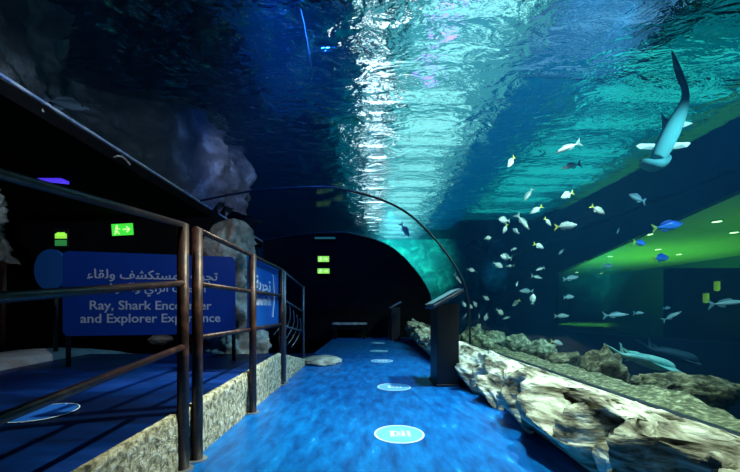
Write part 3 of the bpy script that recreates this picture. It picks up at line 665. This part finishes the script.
FISH = [
 (511, 162, 15, 235, 'Y', 6.0, 'yellow-tailed silver fish diving, highest of its kind'),
 (567, 148, 25, 200, 'S', 5.0, 'long bright slender fish, highest of the slender ones'),
 (571, 166, 25, 198, 'S', 6.5, 'dim slender fish just below the highest slender fish'),
 (528, 195, 14, 235, 'D', 6.5, 'dim slate fish halfway below the diving yellow-tailed fish'),
 (567, 195, 17, 205, 'Y', 6.0, 'silver fish with yellow tail pointing up right below the slender pair'),
 (536, 210, 13, 212, 'Y', 6.5, 'bluish silver fish left of and below the slender pair'),
 (504, 220, 13, 175, 'R', 6.8, 'round silver fish above the tight trio on the left'),
 (505, 229, 10, 252, 'Y', 6.5, 'upright yellow-tailed fish in the tight trio on the left'),
 (516, 231, 9, 150, 'R', 6.6, 'rightmost round fish of the tight trio'),
 (488, 238, 8, 10, 'R', 7.4, 'lone small round fish left of the tight trio'),
 (523, 222, 20, 302, 'S', 6.4, 'stick-thin pale fish pointing down right of the trio'),
 (548, 222, 11, 318, 'Y', 6.0, 'yellow-tailed fish just left of the biggest bright fish'),
 (566, 226, 20, 3, 'Y', 5.2, 'biggest and brightest yellow-tailed silver fish'),
 (539, 246, 13, 342, 'Y', 6.0, 'yellow-tailed fish heading right below the biggest bright fish'),
 (598, 210, 15, 320, 'Y', 5.6, 'yellow-tailed fish farthest right in front of the dark beam'),
 (514, 249, 7, 20, 'D', 7.0, 'tiny dim fish below the tight trio'),
 (506, 257, 13, 170, 'R', 6.9, 'arched round fish above the pale round glow'),
 (561, 252, 7, 230, 'D', 7.5, 'tiny dim fish directly below the biggest bright fish'),
 (498, 265, 10, 330, 'R', 6.9, 'teal-white fish inside the pale round glow'),
 (510, 266, 8, 180, 'D', 7.6, 'dim fish right beside the teal-white fish in the glow'),
 (540, 269, 11, 197, 'S', 7.2, 'short slender fish, upper of two over the black gap'),
 (537, 277, 13, 350, 'S', 7.4, 'short slender fish, lower of two over the black gap'),
 (517, 284, 6, 250, 'D', 7.8, 'tiny dim fish above the bright pair near the window edge'),
 (526, 291, 13, 178, 'D', 8.2, 'long dim fish above the bright pair near the window edge'),
 (516, 303, 11, 215, 'Y', 6.6, 'left fish of the bright pair, with yellow tail'),
 (533, 299, 11, 80, 'R', 6.2, 'right fish of the bright pair, pale and plump'),
 (486, 298, 7, 320, 'R', 7.8, 'small silver fish right of the three tiny ones by the lectern'),
 (500, 312, 10, 325, 'R', 7.2, 'silver fish heading down over the coral heads'),
 (486, 317, 8, 250, 'R', 7.8, 'small silver fish just above the coral heads'),
 (506, 318, 7, 200, 'D', 7.9, 'small teal fish above the coral rock'),
 (471, 270, 8, 345, 'R', 8.3, 'small silver fish high above the lectern, alone'),
 (458, 279, 13, 310, 'S', 9.2, 'slender fish diving just right of the lectern top'),
 (464, 304, 7, 290, 'R', 8.8, 'left of the three tiny fish beside the lectern'),
 (470, 306, 8, 320, 'R', 8.6, 'middle of the three tiny fish beside the lectern'),
 (475, 304, 7, 295, 'R', 8.6, 'right of the three tiny fish beside the lectern'),
 (479, 316, 6, 280, 'D', 8.6, 'tiny dim fish below the three tiny ones'),
 (465, 316, 7, 60, 'D', 9.0, 'tiny dim fish close to the lectern post'),
 (640, 243, 16, 355, 'B', 6.6, 'small bright blue fish, left of the blue ones'),
 (668, 226, 26, 8, 'B', 7.0, 'large blue fish, highest of the blue ones'),
 (661, 258, 21, 5, 'B', 7.2, 'blue fish lowest on the green ceiling'),
 (637, 198, 22, 165, 'D', 6.2, 'dim slate fish crossing the dark beam below the hammerhead'),
 (608, 266, 13, 5, 'D', 7.6, 'dim fish low on the green ceiling, left side'),
 (571, 278, 14, 10, 'D', 7.4, 'dim fish highest in the column at the window left edge'),
 (569, 297, 13, 5, 'D', 7.2, 'dim fish in the middle of the column at the window left edge'),
 (562, 316, 13, 2, 'D', 6.8, 'teal fish lowest in the column at the window left edge'),
 (557, 343, 15, 345, 'Y', 5.4, 'bright teal fish with yellow tail just over the gravel'),
 (616, 315, 22, 4, 'S', 7.0, 'slender fish, left of the pair before the dark gallery wall'),
 (639, 313, 14, 2, 'S', 7.2, 'slender fish, right of the pair before the dark gallery wall'),
 (672, 316, 18, 32, 'S', 6.0, 'slender greenish fish slanting up before the gallery wall'),
 (667, 308, 10, 5, 'D', 7.4, 'small dim fish just above the slanting slender fish'),
 (727, 303, 30, 6, 'S', 5.4, 'long pale green slender fish at the right picture edge'),
 (618, 231, 6, 260, 'D', 7.4, 'tiny dim fish on the dark beam left of the blue fish'),
 (405, 230, 17, 300, 'D', 11.5, 'dark fish high over the tunnel before the teal glow'),
]
done = {}
for i, (px, py, ln, hd, ty, Y, lb) in enumerate(FISH):
    if ty not in done: done[ty] = o = PROTO[ty]()
    else: o = copy_tree(done[ty])
    Ym = 2.35/((px-370)/340) if px > 440 else Y
    Y = max(Y, Ym) if px > 440 else Y
    L = ln/340*Y; o.location = P(px, py, Y)
    h = R(hd); dep = (.25 if i % 2 else -.25)
    d = Vector((math.cos(h), dep, math.sin(h))).normalized()
    up = Vector((0, 0, 1)) if abs(d.z) < .9 else Vector((-math.copysign(1, math.cos(h)), 0, 0))
    sd = up.cross(d).normalized(); up = d.cross(sd).normalized()
    o.rotation_euler = Matrix((d, sd, up)).transposed().to_euler(); o.scale = (L, L, L)
    tag(o, lb, 'fish', GRP[ty])
# large dim fish in the left tank
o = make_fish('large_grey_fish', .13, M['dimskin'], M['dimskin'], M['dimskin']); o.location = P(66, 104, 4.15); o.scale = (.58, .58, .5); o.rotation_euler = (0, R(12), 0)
tag(o, 'large dim grey fish above the blue frame line on the left', 'fish')

# hammerhead, seen from below, head down
def hammerhead():
    Yc = 5.2; t = empty('hammerhead_shark', (0, 0, 0)); tag(t, 'hammerhead shark gliding head down under the teal water surface', 'shark')
    ctr = P(668, 115, Yc); t.location = ctr
    sp = [P(672, 52, Yc+.25), P(677, 64, Yc+.22), P(681, 76, Yc+.18), P(685, 90, Yc+.12), P(685, 100, Yc+.06), P(681, 112, Yc), P(675, 124, Yc-.05), P(668, 138, Yc-.1), P(662, 150, Yc-.14), P(657, 160, Yc-.17)]
    k = Yc/340; rad = [1.0, 1.9, 2.6, 3.2, 4.0, 6.0, 7.6, 8.2, 7.8, 6.5]
    sp = cr([p-ctr for p in sp], 4); rd = [v.x for v in cr([(r, 0, 0) for r in rad], 4)]
    bm = bmesh.new(); rings = []; n = 16
    for i, p in enumerate(sp):
        tt = (sp[min(i+1, len(sp)-1)]-sp[max(i-1, 0)]).normalized(); s = tt.cross(Vector((0, 1, 0))).normalized(); u = s.cross(tt)
        rings.append([bm.verts.new(p+s*rd[i]*k*math.cos(q*2*math.pi/n)+u*rd[i]*k*.75*math.sin(q*2*math.pi/n)) for q in range(n)])
    for i in range(len(rings)-1):
        for q in range(n): bm.faces.new((rings[i][q], rings[i][(q+1) % n], rings[i+1][(q+1) % n], rings[i+1][q]))
    bm.faces.new(rings[0]); bm.faces.new(rings[-1]); obj('body', bm, M['shark'], t, True)
    # hammer
    bm = bmesh.new(); pts = [P(641, 161, Yc-.16), P(646, 164, Yc-.17), P(655, 165.5, Yc-.19), P(663, 162, Yc-.17), P(669, 156, Yc-.16)]
    pts = cr([p-ctr for p in pts], 4); tube(bm, pts, [k*v for v in (2.0, 3.2, 4, 4.6, 5, 5.2, 5.4, 5.6, 5.6, 5.6, 5.4, 5.2, 5, 4.6, 4, 3.2, 2.0)], 10); obj('hammer_head', bm, M['shark'], t, True)
    for q in (0, -1):
        e = bmesh.new(); bmesh.ops.create_uvsphere(e, u_segments=8, v_segments=6, radius=.02); e = obj('eye', e, M['eye'], t); e.location = pts[q]
    def f(name, pp, m, th=.02):
        pp = [P(a, b, Yc+c)-ctr for a, b, c in pp]; c = sum(pp, Vector())/len(pp); bm = bmesh.new()
        rim = [bm.verts.new(p) for p in pp]; a = bm.verts.new(c+Vector((0, th, 0))); b = bm.verts.new(c-Vector((0, th, 0)))
        for i in range(len(pp)): j = (i+1) % len(pp); bm.faces.new((rim[i], rim[j], a)); bm.faces.new((rim[j], rim[i], b))
        obj(name, bm, m, t)
    f('pectoral_fin', [(662, 144, -.1), (652, 143.5, -.12), (640, 143.5, -.14), (636, 146, -.15), (640, 149, -.15), (650, 149.5, -.12), (661, 150, -.1)], M['sharkw'])
    f('pectoral_fin', [(671, 142, -.1), (680, 142.5, -.12), (688, 142, -.14), (691, 143, -.15), (687, 147, -.15), (679, 148.5, -.12), (668, 149, -.1)], M['sharkw'])
    f('pelvic_fin', [(677, 122, 0), (685, 121.5, -.05), (693, 123, -.08), (685, 127, -.05), (675, 129, 0)], M['sharkw'], .012)
    f('pelvic_fin', [(668, 124, 0), (664, 124, 0), (666, 128, 0), (670, 128, 0)], M['sharkw'], .012)
    f('dorsal_fin', [(672, 122, .1), (665, 117, .3), (661, 112, .38), (662, 128, .3), (660, 138, .15), (667, 134, .1)], M['sharkd'])
    f('tail_fin', [(671, 50, .27), (676, 60, .22), (681, 72, .18), (687, 88, .12), (684, 92, .12), (679, 84, .16), (675, 74, .2), (673, 66, .26)], M['sharkd'], .03)
    return t
hammerhead()
# guitarfish
def guitarfish(Yc, off, s, label, m, tail2=True):
    t = empty('guitarfish_ray', P(645+off[0], 357+off[1], Yc)); tag(t, label, 'ray', 'pale rays over the gravel'); k = Yc/340*s
    def q(px, py, d=0): return Vector(((px-645)*k, d, -(py-357)*k))
    bm = bmesh.new(); sp = cr([q(604, 344), q(613, 349), q(622, 355), q(632, 357), q(645, 360), q(657, 363.5), q(667, 366), q(674, 368)], 4)
    wd = [v.x for v in cr([(x, 0, 0) for x in (.6, 1.3, 2.4, 5, 10, 14, 9, 1.5)], 4)]; he = [v.x for v in cr([(x, 0, 0) for x in (.5, 1, 2.2, 4.0, 6.2, 6.8, 5.2, .9)], 4)]
    loft(bm, sp, [a*k for a in wd], [a*k for a in he], 16); obj('body', bm, m, t, True)
    def f(name, pp, m, th=.012):
        pp = [q(*p) for p in pp]; c = sum(pp, Vector())/len(pp); bm = bmesh.new()
        rim = [bm.verts.new(p) for p in pp]; a = bm.verts.new(c+Vector((0, .3*th, th))); b = bm.verts.new(c-Vector((0, .3*th, th)))
        for i in range(len(pp)): j = (i+1) % len(pp); bm.faces.new((rim[i], rim[j], a)); bm.faces.new((rim[j], rim[i], b))
        obj(name, bm, m, t)
    f('dorsal_fin', [(633, 354), (629, 351), (622, 347), (622, 349), (627, 353), (631, 357)], m)
    f('dorsal_fin', [(625, 354), (622, 349), (622, 344), (619, 342), (620, 346), (620, 352)], m)
    f('pectoral_fin', [(636, 355, .05), (648, 353.5, .35), (660, 355, .40), (670, 362, .25), (673, 367, .03), (655, 361, .05)], m)
    f('pectoral_fin', [(640, 358, -.05), (650, 366, -.30), (662, 370, -.32), (670, 370, -.2), (674, 368, -.02), (655, 361, -.05)], m)
    f('pelvic_fin', [(632, 359), (627, 362), (624, 361), (628, 358)], m)
    for d in (-1, 1):
        e = bmesh.new(); bmesh.ops.create_uvsphere(e, u_segments=8, v_segments=6, radius=.014); e = obj('eye', e, M['eye'], t); e.location = q(664, 362, d*.05)
guitarfish(4.6, (0, 0), 1.0, 'pale turquoise guitarfish gliding low over the gravel', M['ray'])
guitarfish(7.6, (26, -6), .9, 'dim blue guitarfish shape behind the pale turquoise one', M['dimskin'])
# cables in the left water
for pts, lb in (([(299, 2), (304, 22), (308, 45), (312, 70), (310, 82)], 'thin wavy air hose hanging in the dark blue water'),):
    tag(obj('air_hose', tubeo([P(a, b, 4.7+.02*i) for i, (a, b) in enumerate(pts)], .008, 8), M['tube'], None, True), lb, 'hose')
